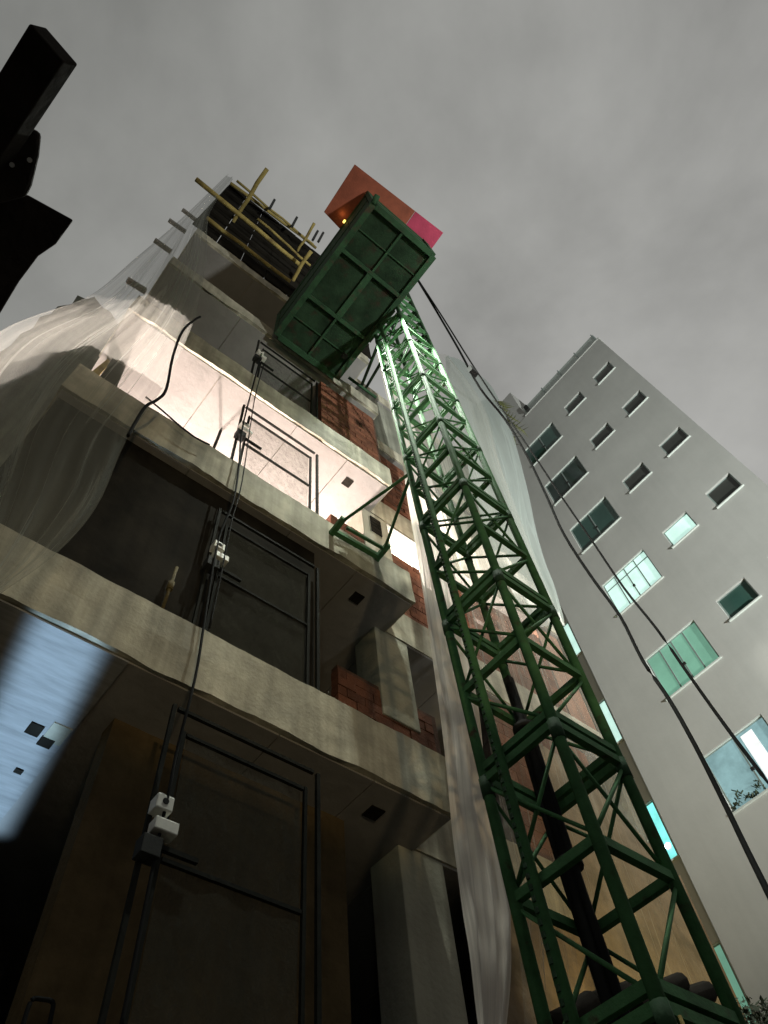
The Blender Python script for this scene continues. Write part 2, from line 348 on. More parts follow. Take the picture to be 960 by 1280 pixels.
for (z0, z1) in ((6.16, 8.46), (9.11, 11.0)):
    brick_wall(5.75, 7.75, YR + .05, z0, z1, .39, .19, pname='brick_wall')
part(MB().box(4.74, 5.70, YR + .06, YR + .2, 9.2, 10.3), 'infill_wall', 'pillar')
part(MB().box(7.8, XR - .02, YR + .36, YR + .37, 6.2, 8.48), 'translucent_sheet', 'net_pale')
part(MB().box(7.765, XR - .2, YR + .06, YR + .2, 9.11, 11.38), 'infill_wall', 'terracotta')
part(MB().box(5.75, XR - .02, YR + .06, YR + .2, 12.04, 14.3), 'infill_wall', 'pillar')
part(MB().box(4.2, XR - .02, YR + .06, YR + .2, 15.0, 17.3), 'infill_wall', 'infill')
part(MB().box(4.75, 7.2, YR + .07, YR + .2, 3.3, 5.5), 'infill_wall', 'party')
# louvre let into the lit pillar of the third storey
lv = part(MB().box(4.0, 4.22, YR - .002, YR + .01, 10.80, 11.26), 'louvre', 'pillar')
for i in range(5): part(MB().bar((4.01, YR - .01, 10.85 + i * .09), (4.21, YR - .01, 10.85 + i * .09), .02, .075), 'louvre_blade', 'formply', lv)

# timber outriggers poking out at the left slab ends
for (u, v, u2, v2) in ((159, 350, 182, 364), (193, 300, 214, 315), (211, 275, 232, 290), (228, 262, 246, 276)):
    a, b2 = atY(u, v, 3.62), atY(u2, v2, 3.62)
    o = MB().bar(a, b2, .07, .11).build('timber_outrigger', 'soffit')
for i, o in enumerate([o for o in bpy.data.objects if o.name.startswith('timber_outrigger')]):
    tag(o, ['plank end jutting from the third slab behind the net, lowest of them', 'plank end jutting out behind the net, second from the bottom', 'plank end jutting out behind the net just below the topmost one', 'topmost plank end jutting out beside the crossed poles'][i], 'plank', 'plank ends jutting from the left side of the building')

# lit storey: prop pipe, cable saddle, grey board and sand-coloured board at the left end
a, b2 = atY(288, 508, 4.35), atY(265, 562, 4.20)
pr = empty('ceiling_prop', 'dark pipe with a square head standing against the lit ceiling', 'pipe', b2)
pipe = MB().tube([a - b2, Vector((0, 0, -.35))], .022); pipe.build('pipe', 'black_metal', pr)
MB().box(-.06, .06, -.06, .06, -.03, .03).build('head_plate', 'timber', pr, loc=a - b2)
def slanted_board(name, px, y, th, m, label, cat):
    pts = [atY(u, v, y) for u, v in px]; o = MB().plate(pts, (0, th, 0)).build(name, m); return tag(o, label, cat)
slanted_board('plywood_offcut', [(110, 468), (158, 430), (125, 468), (121, 474)], 4.3, .04, 'timber', 'tan board standing at the left end of the lit storey', 'board')
slanted_board('cement_sheet', [(124, 472), (142, 446), (158, 456), (146, 484)], 4.25, .03, 'gate', 'small grey sheet leaning beside the tan board in the lit storey', 'board')

# ------------------------------------------------------------------ landing gates with mesh, boxes
def gate(fz, label, top=1.88, mid=.98, y=3.56, xl=1.50, xr=2.62):
    g = empty('landing_gate', label, 'gate', ((xl + xr) / 2, y, fz), 'hoist landing gates, one per storey')
    P = lambda x, dy, z: Vector((x - (xl + xr) / 2, dy, z))
    MB().bar(P(xl - .08, 0, 0), P(xl - .08, 0, top + .02), .028).build('post', 'gate', g)
    MB().bar(P(xr + .02, .0, 0), P(xr + .02, .0, top), .030).build('post', 'gate', g)
    MB().bar(P(xl - .05, 0, top), P(xr - .02, 0, top), .028).build('top_rail', 'gate', g)
    lf = MB(); 
    for a, b in ((P(xl + .04, .03, .05), P(xl + .04, .03, top - .14)), (P(xr - .07, .03, .05), P(xr - .07, .03, top - .14))): lf.bar(a, b, .026)
    lf.bar(P(xl + .06, .03, top - .16), P(xr - .09, .03, top - .16), .026)
    leaf = lf.build('leaf_frame', 'gate', g)
    MB().bar(P(xl + .06, .03, mid), P(xr - .09, .03, mid), .026).build('mid_rail', 'gate', leaf)
    ms = MB(); b = ms.b; nx, nz = 10, 14; uvs = {}
    vs = [[b.verts.new(P(xl + .07 + (xr - xl - .17) * i / nx, .035 + .02 * noise.noise(Vector((i * .5, j * .4, fz))), .06 + (top - .24) * j / nz)) for i in range(nx + 1)] for j in range(nz + 1)]
    ul = b.loops.layers.uv.new('UVMap')
    for j in range(nz):
        for i in range(nx):
            fc = b.faces.new((vs[j][i], vs[j][i + 1], vs[j + 1][i + 1], vs[j + 1][i])); fc.smooth = True
            for lp, (ii, jj) in zip(fc.loops, ((i, j), (i + 1, j), (i + 1, j + 1), (i, j + 1))): lp[ul].uv = (ii / nx, jj / nz)
    ms.build('mesh_panel', 'gate_mesh', leaf)
    MB().bar(P(xl + .02, -.02, mid + .03), P(xl + .26, -.02, mid + .03), .03).build('latch', 'gate', leaf)
    bx = MB().box(-.055, .055, -.05, .05, -.05, .05).build('limit_switch', 'white_plastic', g, .008, P(xl - .04, -.05, mid + .26))
    MB().tube([(0, -.056, .005), (0, -.046, .005)], .02, 10).build('button', 'rubber', bx)
    b2 = MB().box(-.075, .075, -.05, .05, -.04, .04).build('switch_box', 'white_plastic', g, .008, P(xl - .0, -.05, mid + .12))
    MB().box(-.06, .06, -.05, .05, -.06, .06).build('lock_case', 'black_metal', g, .006, P(xl - .06, -.04, mid - .02))
    return g
gate(3.24, 'mesh landing gate on the lowest visible storey under the wide slab', 2.10, 1.02)
gate(6.16, 'dark mesh landing gate between the two lower slabs', 1.90, .90)
gate(9.11, 'landing gate standing out dark against the lit storey', 1.78, .78)
gate(12.04, 'landing gate under the hoist cage, half hidden by it', 1.8, .8)

def cable(name, pts, r, label, cat='cable', m='rubber', n=8, group=None, sm=4):
    P = [Vector(p) for p in pts]; out = []
    for i in range(len(P) - 1):
        p0, p1, p2, p3 = P[max(i - 1, 0)], P[i], P[i + 1], P[min(i + 2, len(P) - 1)]
        for k in range(sm):
            t = k / sm
            out.append(.5 * ((2 * p1) + (p2 - p0) * t + (2 * p0 - 5 * p1 + 4 * p2 - p3) * t * t + (3 * p1 - p0 - 3 * p2 + p3) * t ** 3))
    out.append(P[-1])
    return tag(MB().tube(out, r, n).build(name, m), label, cat, group)
cable('control_cable', [atY(u, v, y) for u, v, y in ((327, 442, 3.44), (314, 490, 3.43), (302, 540, 3.45), (299, 580, 3.42), (292, 625, 3.4), (276, 665, 3.46), (268, 700, 3.46), (258, 760, 3.44), (247, 832, 3.42), (236, 880, 3.42), (222, 935, 3.46), (212, 985, 3.46), (200, 1040, 3.5), (186, 1110, 3.5), (168, 1200, 3.5), (150, 1290, 3.5))], .011, 'black cable running down past every gate on the left posts')
cable('signal_cable', [atY(u, v, 3.42) for u, v in ((330, 455), (318, 500), (303, 600), (290, 650), (276, 720), (262, 785))], .007, 'thin black cable hanging beside the thicker gate cable')
cable('slab_cable', [atY(u, v, 3.40) for u, v in ((182, 496), (205, 515), (222, 530), (243, 546), (262, 556))], .010, 'thin wire lying along the top of the middle slab')
# rod with yellow clamp on lowest slab
rp = atY(204, 757, 3.58)
rod = empty('guard_post', 'short rusty post with a yellow clamp on the lower slab', 'post', rp)
MB().tube([(0, 0, -.1), (.02, 0, .55)], .014).build('shaft', 'old_timber', rod)
MB().tube([(.01, -.0, .22), (.012, 0, .32)], .028).build('clamp', 'old_timber', rod)

# ------------------------------------------------------------------ formwork and poles on the roof
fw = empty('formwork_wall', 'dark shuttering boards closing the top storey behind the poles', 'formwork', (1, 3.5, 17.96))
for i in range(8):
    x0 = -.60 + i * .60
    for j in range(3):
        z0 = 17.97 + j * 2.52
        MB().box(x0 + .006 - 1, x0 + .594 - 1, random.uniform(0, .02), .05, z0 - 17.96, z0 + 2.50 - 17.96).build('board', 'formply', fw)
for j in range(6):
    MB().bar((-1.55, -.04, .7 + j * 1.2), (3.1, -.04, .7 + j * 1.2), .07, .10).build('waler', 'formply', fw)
PG = 'timber poles lashed across the top storey'
def pole(px, y, r, label, z=None):
    pts = [atZ(u, v, z) for u, v in px] if z else [atY(u, v, y) for u, v in px]
    a, b = pts[0], pts[-1]
    mid = [a.lerp(b, t) + Vector((random.uniform(-1, 1), random.uniform(-1, 1), random.uniform(-1, 1))) * .02 * (0 < t < 1) for t in (0, .2, .4, .6, .8, 1)]
    tag(MB().tube(mid, r * .72, 8, r * .6, .08).build('timber_pole', 'timber'), label, 'pole', PG)
pole([(296, 226), (392, 306)], 3.15, .050, 'thin grey pole along the very top, clear of the boards')
pole([(288, 229), (395, 310)], 3.30, .070, 'pole lashed along the upper edge of the dark boards')
pole([(245, 224), (376, 332)], 3.20, .085, 'long pole sticking out left through the net past the corner')
pole([(322, 274), (388, 332)], 3.30, .055, 'shorter pole running just above the long crossing pole')
pole([(258, 272), (363, 352)], 3.30, .065, 'lowest long pole across the dark boards above the top slab')
pole([(334, 211), (277, 300)], 0, .075, 'steep pole rising highest, crossing the others near the left corner', 20.9)
pole([(393, 279), (371, 316)], 0, .060, 'short steep pole near the right end of the boards', 23.4)
pole([(389, 314), (361, 357)], 0, .070, 'short steep pole at the right end beside the cage', 19.6)
for (u, v) in ((340, 255), (368, 277), (394, 294), (401, 296)):
    a = atY(u - 3, v + 6, 3.12); b = atY(u + 3, v - 5, 3.12)
    MB().bar(a, b, .07).build('pole_clamp', 'black_metal')
for i, o in enumerate([o for o in bpy.data.objects if o.name.startswith('pole_clamp')]):
    tag(o, ['dark clamp on the top pole nearest the highest steep pole', 'dark clamp halfway along the top pole', 'dark clamp near the right end of the top pole', 'last clamp on the top pole, beside the cage'][i], 'clamp', 'clamps on the top pole')

# ------------------------------------------------------------------ hoist mast
MX0, MY0, MA = 3.013, 1.72, .60
mast = empty('hoist_mast', 'tall green lattice mast of the builders hoist beside the facade', 'mast', (MX0 + MA / 2, MY0 + MA / 2, 0))
h = MA / 2; HT = 16.6
ch = MB().tube([(0, 0, 0), (0, 0, HT)], .035, 10).mesh('chord', 'green')
for sx in (-1, 1):
    for sy in (-1, 1): inst('chord', ch, mast, (sx * h, sy * h, .15))
rk = MB(); rk.tube([(0, 0, .15), (0, 0, HT)], .034, 10)
rack = rk.build('rack_rail', 'green', mast, loc=(-h - .06, .105, 0))
teeth = MB()
for i in range(int(HT / .06)): teeth.box(-.043, -.03, -.010, .010, .2 + i * .06, .2 + i * .06 + .03)
tag(teeth.build('rack_tooth', 'green_dark', rack), kind='stuff')
rx = MB().bar((-h, 0, 0), (h, 0, 0), .044, .054).mesh('rung', 'green')
ry = MB().bar((0, -h, 0), (0, h, 0), .044, .054).mesh('rung', 'green')
PITCH = .77
zz = 4.59 - PITCH * 6
lev = []
i = 0
while zz < HT:
    for s in (-1, 1):
        inst('rung', rx, mast, (0, s * h, zz)); inst('rung', ry, mast, (s * h, 0, zz + .004))
    if i % 2 == 0:
        for s in (-1, 1):
            inst('rung', rx, mast, (0, s * h, zz + .085)); inst('rung', ry, mast, (s * h, 0, zz + .089))
        for sx in (-1, 1):
            for sy in (-1, 1): inst('joint_bolt', bpy.data.meshes.get('joint_bolt') or MB().tube([(0, 0, -.12), (0, 0, .02)], .041, 8).mesh('joint_bolt', 'green_dark'), mast, (sx * h, sy * h, zz))
    lev.append(zz); zz += PITCH; i += 1
bx_ = MB().tube([(-h, 0, 0), (h, 0, PITCH - .08)], .013, 6).mesh('brace', 'green')
by_ = MB().tube([(0, -h, 0), (0, h, PITCH - .08)], .013, 6).mesh('brace', 'green')
bx2 = MB().tube([(h, 0, 0), (-h, 0, PITCH - .08)], .013, 6).mesh('brace', 'green')
by2 = MB().tube([(0, h, 0), (0, -h, PITCH - .08)], .013, 6).mesh('brace', 'green')
for j, z in enumerate(lev[:-1]):
    for s in (-1, 1):
        inst('brace', bx_, mast, (0, s * h, z + .04)); inst('brace', by_, mast, (s * h, 0, z + .04))
        if j % 2: inst('brace', bx2, mast, (0, s * h + .02, z + .05)); inst('brace', by2, mast, (s * h + .02, 0, z + .05))
# dark counterweight guide inside the mast
cd = empty('cable_guide', 'thick black cable guide standing inside the lower mast', 'cable guide', (3.50, 2.24, 0))
gz = atY(641, 852, 2.24).z
for k in range(6):
    an = k * 1.05; rr_ = .05
    MB().tube([(rr_ * math.cos(an) * (1 - .5 * t) + .012 * math.sin(k * 2 + t * 9), rr_ * math.sin(an) * (1 - .5 * t) + .012 * math.cos(k * 3 + t * 7), .02 + (gz - .25 * (k % 3) - .1) * t) for t in [q / 14 for q in range(15)]], .040, 8, .026).build('hose', 'rubber', cd)
MB().box(-.03, .03, -.03, .03, 0, gz).build('guide_post', 'black_metal', cd)
for z_ in (gz - .55, gz - 1.6, gz - 2.7): MB().tube([(0, 0, z_), (0, 0, z_ + .05)], .085, 12).build('strap', 'black_metal', cd)
# yellow rope down the near chord
cable('pull_rope', [(MX0 + .03, MY0 - .055, 1.4), (MX0 + .05, MY0 - .06, 2.2), (MX0 + .02, MY0 - .055, 3.0)], .008, 'thin yellow rope tied along the near mast leg', 'rope', 'timber')

# wall tie
tie = empty('wall_tie', 'green triangular wall tie bolting the mast to the middle slab', 'bracket', atY(445, 680, 3.45))
o0 = Vector(tie.location)
A, B = atY(417, 664, 3.45) - o0, atY(473, 696, 3.45) - o0
MB().bar(A, B, .06, .06).build('foot_beam', 'green', tie)
A2, B2 = A + Vector((.0, -.12, .02)), B + Vector((.0, -.12, .02))
MB().bar(A2 + Vector((.1, 0, 0)), B2, .035, .035).build('front_beam', 'green', tie)
for P_ in (A, B): MB().bar(P_ + Vector((0, .05, 0)), P_ + Vector((0, -.2, .03)), .065, .065).build('end_plate', 'green', tie)
c1 = Vector((MX0, MY0 + MA, 8.95)) - o0; c2 = Vector((MX0 + .02, MY0 + MA, 8.55)) - o0
t1 = atY(512, 592, MY0 + MA) - o0; t2 = atY(512, 598, MY0 + MA) - o0
MB().tube([A2, t1], .020).build('tie_arm', 'green', tie)
MB().tube([B2, t2], .020).build('tie_arm', 'green', tie)

# upper wall tie just under the cage
tie2 = empty('wall_tie', 'dark wall tie under the cage corner, highest on the facade', 'bracket', atY(452, 482, 3.44))
q0 = Vector(tie2.location)
for a_, b_ in ((q0, atY(472, 432, 2.4)), (atY(458, 484, 3.44), atY(484, 440, 2.36)), (atY(436, 472, 3.44), atY(470, 497, 3.44))):
    MB().tube([a_ - q0, b_ - q0], .03).build('tie_arm', 'green_dark', tie2)

# ------------------------------------------------------------------ hoist cage
cz = 14.2
CX0, CX1, CY0, CY1 = 1.64, 2.95, .68, 3.39
cage = empty('hoist_cage', 'green steel hoist cage seen from below high on the mast', 'hoist cage', ((CX0 + CX1) / 2, (CY0 + CY1) / 2, cz))
hx, hy = (CX1 - CX0) / 2, (CY1 - CY0) / 2
for s in (-1, 1):
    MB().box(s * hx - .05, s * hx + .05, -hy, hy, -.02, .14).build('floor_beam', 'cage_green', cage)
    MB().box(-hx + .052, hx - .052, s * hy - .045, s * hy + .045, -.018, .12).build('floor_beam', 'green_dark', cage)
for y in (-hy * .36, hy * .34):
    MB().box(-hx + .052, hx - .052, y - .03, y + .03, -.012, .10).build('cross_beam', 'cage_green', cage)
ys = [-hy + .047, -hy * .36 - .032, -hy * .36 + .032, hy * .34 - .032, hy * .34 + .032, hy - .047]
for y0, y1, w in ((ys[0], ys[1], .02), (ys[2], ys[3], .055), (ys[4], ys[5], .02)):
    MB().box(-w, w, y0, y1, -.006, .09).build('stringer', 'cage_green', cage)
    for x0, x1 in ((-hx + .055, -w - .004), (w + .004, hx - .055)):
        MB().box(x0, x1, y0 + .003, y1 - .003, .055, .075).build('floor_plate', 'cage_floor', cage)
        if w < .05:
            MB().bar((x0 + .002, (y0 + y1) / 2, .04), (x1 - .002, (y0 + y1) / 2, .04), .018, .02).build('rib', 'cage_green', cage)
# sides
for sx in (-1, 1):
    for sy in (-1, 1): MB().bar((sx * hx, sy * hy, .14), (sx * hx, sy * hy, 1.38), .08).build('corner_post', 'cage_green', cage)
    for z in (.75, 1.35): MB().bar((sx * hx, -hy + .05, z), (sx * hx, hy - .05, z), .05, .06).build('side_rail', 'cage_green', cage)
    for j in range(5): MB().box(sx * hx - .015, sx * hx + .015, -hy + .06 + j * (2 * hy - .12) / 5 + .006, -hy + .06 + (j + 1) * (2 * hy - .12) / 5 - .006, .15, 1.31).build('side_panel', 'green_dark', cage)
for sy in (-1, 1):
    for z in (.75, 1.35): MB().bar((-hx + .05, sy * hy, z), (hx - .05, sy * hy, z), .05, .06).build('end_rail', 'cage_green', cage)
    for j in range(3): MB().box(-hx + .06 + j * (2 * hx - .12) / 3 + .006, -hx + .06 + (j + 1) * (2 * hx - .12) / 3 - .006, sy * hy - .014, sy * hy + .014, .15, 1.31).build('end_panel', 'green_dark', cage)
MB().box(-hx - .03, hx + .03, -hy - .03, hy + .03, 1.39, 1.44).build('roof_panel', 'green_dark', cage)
lmp = MB().box(-.018, .018, -.03, .03, -.025, .025).build('cage_lamp', 'amber', cage, .01, Vector((-hx - .06, -hy + .62, 1.30)))
MB().box(-.05, .05, -.05, .05, -.0, .06).build('work_lamp', 'black_metal', cage, .008, Vector((2.80, 2.95, cz - .075)) - Vector(cage.location))  # invented case that goes with the added mast lights
MB().tube([(-hx, -hy, .0), (-hx - .02, -hy - .14, .05)], .05).build('buffer', 'cage_green', cage)
MB().bar((hx + .02, -.25, .05), (hx + .02, .45, .05), .09, .2).build('guide_roller', 'green_dark', cage)
MB().bar((hx + .02, -.25, 1.2), (hx + .02, .45, 1.2), .09, .2).build('guide_roller', 'green_dark', cage)
# boards laid on the cage roof
zr = cz + 1.455
def roof_board(px, m, label):
    pts = [atZ(u, v, zr) for u, v in px]
    return tag(MB().plate(pts, (0, 0, .03)).build('roof_sheet', m), label, 'board', 'loose boards overhanging the cage roof')
roof_board([(405, 265), (443.5, 205.5), (519, 264), (470, 334)], 'orange_ply', 'large rust coloured board overhanging the cage roof towards the upper left')
roof_board([(519.6, 264.4), (554, 291), (536, 316), (503, 288)], 'pink_ply', 'small bright pink board at the right end of the cage roof')
lamp('cage_light', 'POINT', (CX0 - .15, CY0 + .55, cz + 1.40), .2, (1.0, .60, .22), .04)

# ------------------------------------------------------------------ hanging cables at the right
def sag(a, b, s, n=12):
    a = Vector(a); b = Vector(b); return [a.lerp(b, i / n) + Vector((0, 0, -s * 4 * (i / n) * (1 - i / n))) for i in range(n + 1)]
c_top = atZ(522, 349, 14.1)
rng = random.Random(3)
def wav(px, d0, d1):
    out = []; n = len(px)
    for i, (u, v) in enumerate(px): out.append(atD(u, v, d0 + (d1 - d0) * i / (n - 1)))
    return out
cable('power_cable', wav([(522, 350), (545, 388), (573, 436), (600, 485), (632, 525), (660, 572), (684, 622), (705, 668), (740, 722), (775, 770), (803, 825), (835, 872), (868, 930), (905, 1003), (935, 1065), (972, 1140)], 13.2, 4.2) + [atD(1010, 1225, 4.05), atD(1052, 1330, 3.95), atD(1110, 1480, 3.9), (3.78, 1.2, 1.6), (3.9, 1.1, .5), (4.3, .7, .03), (5.0, -.1, .03)], .017, 'thicker black power cable, left one of the two sagging from the cage', group='power cables hanging from the cage')
cable('power_cable', wav([(523, 350), (553, 396), (590, 455), (628, 512), (660, 558), (700, 618), (740, 676), (780, 735), (820, 785), (860, 842), (905, 905), (970, 992)], 13.2, 4.6) + [atD(1035, 1082, 4.45), atD(1105, 1180, 4.35), atD(1200, 1320, 4.3), (4.1, .80, 1.9), (4.2, .7, .7), (4.5, .4, .03), (5.2, -.5, .03)], .012, 'thinner black cable, right one of the two sagging from the cage', group='power cables hanging from the cage')
p = atD(591, 464, 11.4)
tag(MB().box(-.07, .07, -.04, .04, -.09, .09).build('cable_clip', 'rubber', loc=p), 'small black clip holding the two hanging cables together', 'clip')

# ------------------------------------------------------------------ nets
def net(name, rows, m, nu, nv, fold, label, group, fx=5.0):
    """rows: list of rows (top to bottom); a row is a list of points left to right"""
    R = len(rows); mb = MB(); b = mb.b; ul = b.loops.layers.uv.new('UVMap'); V = []
    def samp(row, t):
        q = t * (len(row) - 1); i = min(int(q), len(row) - 2); f = q - i
        p0, p1, p2, p3 = row[max(i - 1, 0)], row[i], row[i + 1], row[min(i + 2, len(row) - 1)]
        return .5 * ((2 * p1) + (p2 - p0) * f + (2 * p0 - 5 * p1 + 4 * p2 - p3) * f * f + (3 * p1 - p0 - 3 * p2 + p3) * f ** 3)
    rows = [[Vector(p) for p in r] for r in rows]
    for j in range(nv + 1):
        s = j / nv; line = []
        for i in range(nu + 1):
            t = i / nu
            p = samp([samp(r, t) for r in rows], s)
            w = fold * (noise.noise(Vector((t * fx, s * 1.6, 3.1))) + .5 * noise.noise(Vector((t * fx * 3 + s * 2, s * 3, 9.1))) + .25 * noise.noise(Vector((t * fx * 8 - s * 4, s * 9, 5.1))))
            p = p + Vector((.25 * w, -w if w > 0 else -w * .6, .1 * w))
            line.append(b.verts.new(p))
        V.append(line)
    for j in range(nv):
        for i in range(nu):
            f = b.faces.new((V[j][i], V[j + 1][i], V[j + 1][i + 1], V[j][i + 1])); f.smooth = True
            for lp, (ii, jj) in zip(f.loops, ((i, j), (i, j + 1), (i + 1, j + 1), (i + 1, j))): lp[ul].uv = (ii / nu, jj / nv)
    return tag(mb.build(name, m), label, 'net', group)
NG = 'white debris nets hung on the building'
def nrow(l, r, yl, yr=3.22, n=7):
    out = []
    for i in range(n):
        t = i / (n - 1); u = l[0] + (r[0] - l[0]) * t; v = l[1] + (r[1] - l[1]) * t
        y = yr + (yl - yr) * max(0, 1 - t * 1.8) ** 1.3
        out.append(atY(u, v, y))
    return out
net('debris_net', [nrow((283, 219), (292, 223), 3.3), nrow((228, 272), (262, 266), 3.55), nrow((170, 322), (257, 330), 3.8), nrow((108, 372), (243, 400), 4.1), nrow((0, 415), (205, 482), 4.4),
                   nrow((-60, 500), (160, 545), 4.3), nrow((-80, 590), (122, 628), 4.1), nrow((-90, 680), (72, 690), 3.8), nrow((-80, 745), (2, 742), 3.6), nrow((-80, 775), (-35, 770), 3.5)],
    'net_left', 70, 140, .10, 'sheer white net draped over the left corner of the building', NG)
cable('net_edge_rope', [atY(u, v, 3.14) for u, v in ((250, 396), (243, 400), (228, 414), (216, 446), (208, 486), (196, 500), (182, 508), (168, 530), (160, 545))], .016, 'black rope along the free edge of the left net', 'rope')
def pxrow(pts, y): return [atY(u, v, y) for u, v in pts]
net('debris_net', [pxrow([(470, 440), (488, 440)], 3.40), pxrow([(484, 500), (506, 500)], 3.42), pxrow([(500, 560), (528, 560)], 3.42), pxrow([(513, 650), (556, 650)], 3.42), pxrow([(527, 740), (576, 745)], 3.40), pxrow([(548, 870), (598, 872)], 3.38), pxrow([(560, 980), (610, 980)], 3.36),
                   pxrow([(575, 1100), (634, 1100)], 3.34), pxrow([(590, 1190), (640, 1190)], 3.32), pxrow([(600, 1310), (632, 1310)], 3.3)],
    'net_strip', 28, 120, .10, 'dense folded strip of net hanging left of the mast', NG, 3.0)
net('debris_net', [pxrow([(484, 440), (520, 436), (560, 446)], 3.62), pxrow([(506, 520), (550, 500), (600, 500)], 3.6), pxrow([(528, 600), (580, 590), (625, 580)], 3.55), pxrow([(560, 700), (618, 700), (672, 700)], 3.55), pxrow([(590, 800), (650, 800), (712, 800)], 3.55),
                   pxrow([(612, 930), (690, 930), (768, 930)], 3.55), pxrow([(640, 1080), (735, 1080), (834, 1080)], 3.55), pxrow([(655, 1200), (770, 1200), (888, 1200)], 3.55), pxrow([(660, 1330), (800, 1330), (960, 1330)], 3.55)],
    'net_right', 60, 110, .16, 'wide sheer net behind the lattice mast', NG, 4.0)
net('debris_net', [pxrow(r, 3.75) for r in ([(556, 446), (566, 446), (576, 450)], [(560, 480), (585, 478), (614, 482)], [(572, 530), (606, 530), (638, 534)], [(586, 590), (626, 590), (656, 592)], [(610, 670), (645, 670), (673, 672)], [(640, 735), (675, 735), (696, 740)], [(672, 785), (694, 780), (707, 782)])],
    'net_pale', 30, 110, .12, 'pale net billowing out right of the mast beside the neighbouring block', NG, 3.0)

# rough party wall at the right foot of the building, lit yard behind
pw = MB(); b = pw.b; top = []
x0, x1 = 6.2, 8.6
n = 40; cols = []
for i in range(n + 1):
    x = x0 + (x1 - x0) * i / n
    zt = 7.9 - .9 * (x - 7.0) / 1.4 + .10 * noise.noise(Vector((x * 5, 0, 0))) + .05 * noise.noise(Vector((x * 14, 0, 0))) if x > 7.0 else 7.9 + .06 * noise.noise(Vector((x * 9, 0, 0)))
    cols.append([b.verts.new((x, y, z)) for y, z in ((3.98, 0), (3.98 + .02 * noise.noise(Vector((x * 3, 1, 1))), 3), (3.98, zt), (4.03, zt), (4.03, 0))])
for A, B_ in zip(cols, cols[1:]):
    for k in range(5): b.faces.new((A[k], B_[k], B_[(k + 1) % 5], A[(k + 1) % 5]))
b.faces.new(cols[0]); b.faces.new(cols[-1][::-1])
tag(pw.build('party_wall', 'party'), 'rough tan plastered wall with a broken top edge at the lower right', 'wall')

# ------------------------------------------------------------------ neighbouring block of flats
NX = 12.9
nb = empty('apartment_block', 'grey rendered block of flats with lit windows on the right', 'building', (NX, 3, 0))
nb.location = (0, 0, 0)
def ry_(a): return a * NX
Y0, Y1 = -.018 * NX, .450 * NX
ROOF = 2.012 * NX + 1.6
WIN = []   # y0,y1,z0,z1,kind
zt = lambda r: (.971 + .2275 * (4 - r)) * NX + 1.6 if r < 4 else (.971 - .2275 * (r - 4)) * NX + 1.6
k1 = ['glass_teal', 'glass_dark', 'glass_teal', 'glass_lit', 'glass_green', 'glass_blue', 'glass_dark', 'glass_dark']
k2 = ['glass_brown', 'glass_brown', 'glass_brown', 'glass_lit', 'glass_teal', 'glass_dark', 'glass_dark', 'glass_dark']
k3 = ['glass_brown', 'glass_brown', 'glass_brown', 'glass_brown', 'glass_dark', 'glass_dark', 'glass_dark', 'glass_dark']
ZT = [1.866, 1.648, 1.428, 1.202, .971, .744, .517, .290]
ZT2 = [1.874, 1.652, 1.424, 1.199, .971, .744, .517, .290]
for r in range(8):
    t = ZT[r] * NX + 1.6; t2 = ZT2[r] * NX + 1.6
    WIN.append((.2315 * NX, .346 * NX, t - 1.32, t, k1[r], 2))
    WIN.append((.119 * NX, .181 * NX, t2 - .72, t2, k2[r], 1))
    WIN.append((.0105 * NX, .0695 * NX, t2 - .72, t2, k3[r], 1))
def wall_with_openings(x0, x1, y0, y1, z0, z1, wins):
    ysr = sorted({y0, y1, *[w[0] for w in wins], *[w[1] for w in wins]}); zsr = sorted({z0, z1, *[w[2] for w in wins], *[w[3] for w in wins]})
    mb = MB()
    def inside(y, z): return any(w[0] < y < w[1] and w[2] < z < w[3] for w in wins)
    for ya, yb in zip(ysr, ysr[1:]):
        run = None
        for za, zb in zip(zsr, zsr[1:]):
            if inside((ya + yb) / 2, (za + zb) / 2):
                if run: mb.box(x0, x1, ya, yb, *run); run = None
            else: run = (run[0] if run else za, zb)
        if run: mb.box(x0, x1, ya, yb, *run)
    return mb
wall = wall_with_openings(NX, NX + .25, Y0, Y1, 0, ROOF, WIN)
bmesh.ops.remove_doubles(wall.b, verts=wall.b.verts, dist=.0005)
wall.build('wall', 'render', nb)
# set-back wing with its own windows, far left
Y2w = 9.5
WIN0 = [(.4555 * NX, .56 * NX, ZT[r] * NX + 1.6 - 1.32, ZT[r] * NX + 1.6, ['glass_dark', 'glass_dark', 'glass_dark', 'glass_lit', 'glass_lit', 'glass_cyan', 'glass_green', 'glass_dark'][r], 1) for r in range(8)]
w2 = wall_with_openings(NX + .10, NX + .35, Y1 + .003, Y2w, 0, ROOF - .6, WIN0); w2.build('wall', 'render', nb)
MB().box(NX + .26, NX + 11, Y0, Y0 + .25, 0, ROOF - .003).build('wall', 'render', nb)
MB().box(NX + .26, NX + 11, Y0 + .26, Y2w - .01, ROOF - .5, ROOF - .2).build('roof', 'render', nb)
MB().box(NX + .02, NX + 4, .287 * NX, Y2w - .3, ROOF - .55, 2.219 * NX + 1.6).build('stair_tower', 'render', nb)
MB().box(NX - .03, NX + .30, Y0 - .02, .287 * NX - .01, ROOF + .002, ROOF + .05).build('coping', 'render', nb)
MB().box(NX + .12, NX + .16, Y0 + .05, .287 * NX - .05, ROOF + .06, ROOF + .85).build('parapet_screen', 'net_pale', nb)
for i in range(5): MB().bar((NX + .1, Y0 + .1 + i * .9, ROOF + .05), (NX + .1, Y0 + .1 + i * .9, ROOF + .9), .04).build('screen_post', 'alu', nb)
MB().box(NX - .1, NX, .263 * NX, .275 * NX, ROOF + .1, ROOF + .5).build('roof_lamp', 'black_metal', nb)
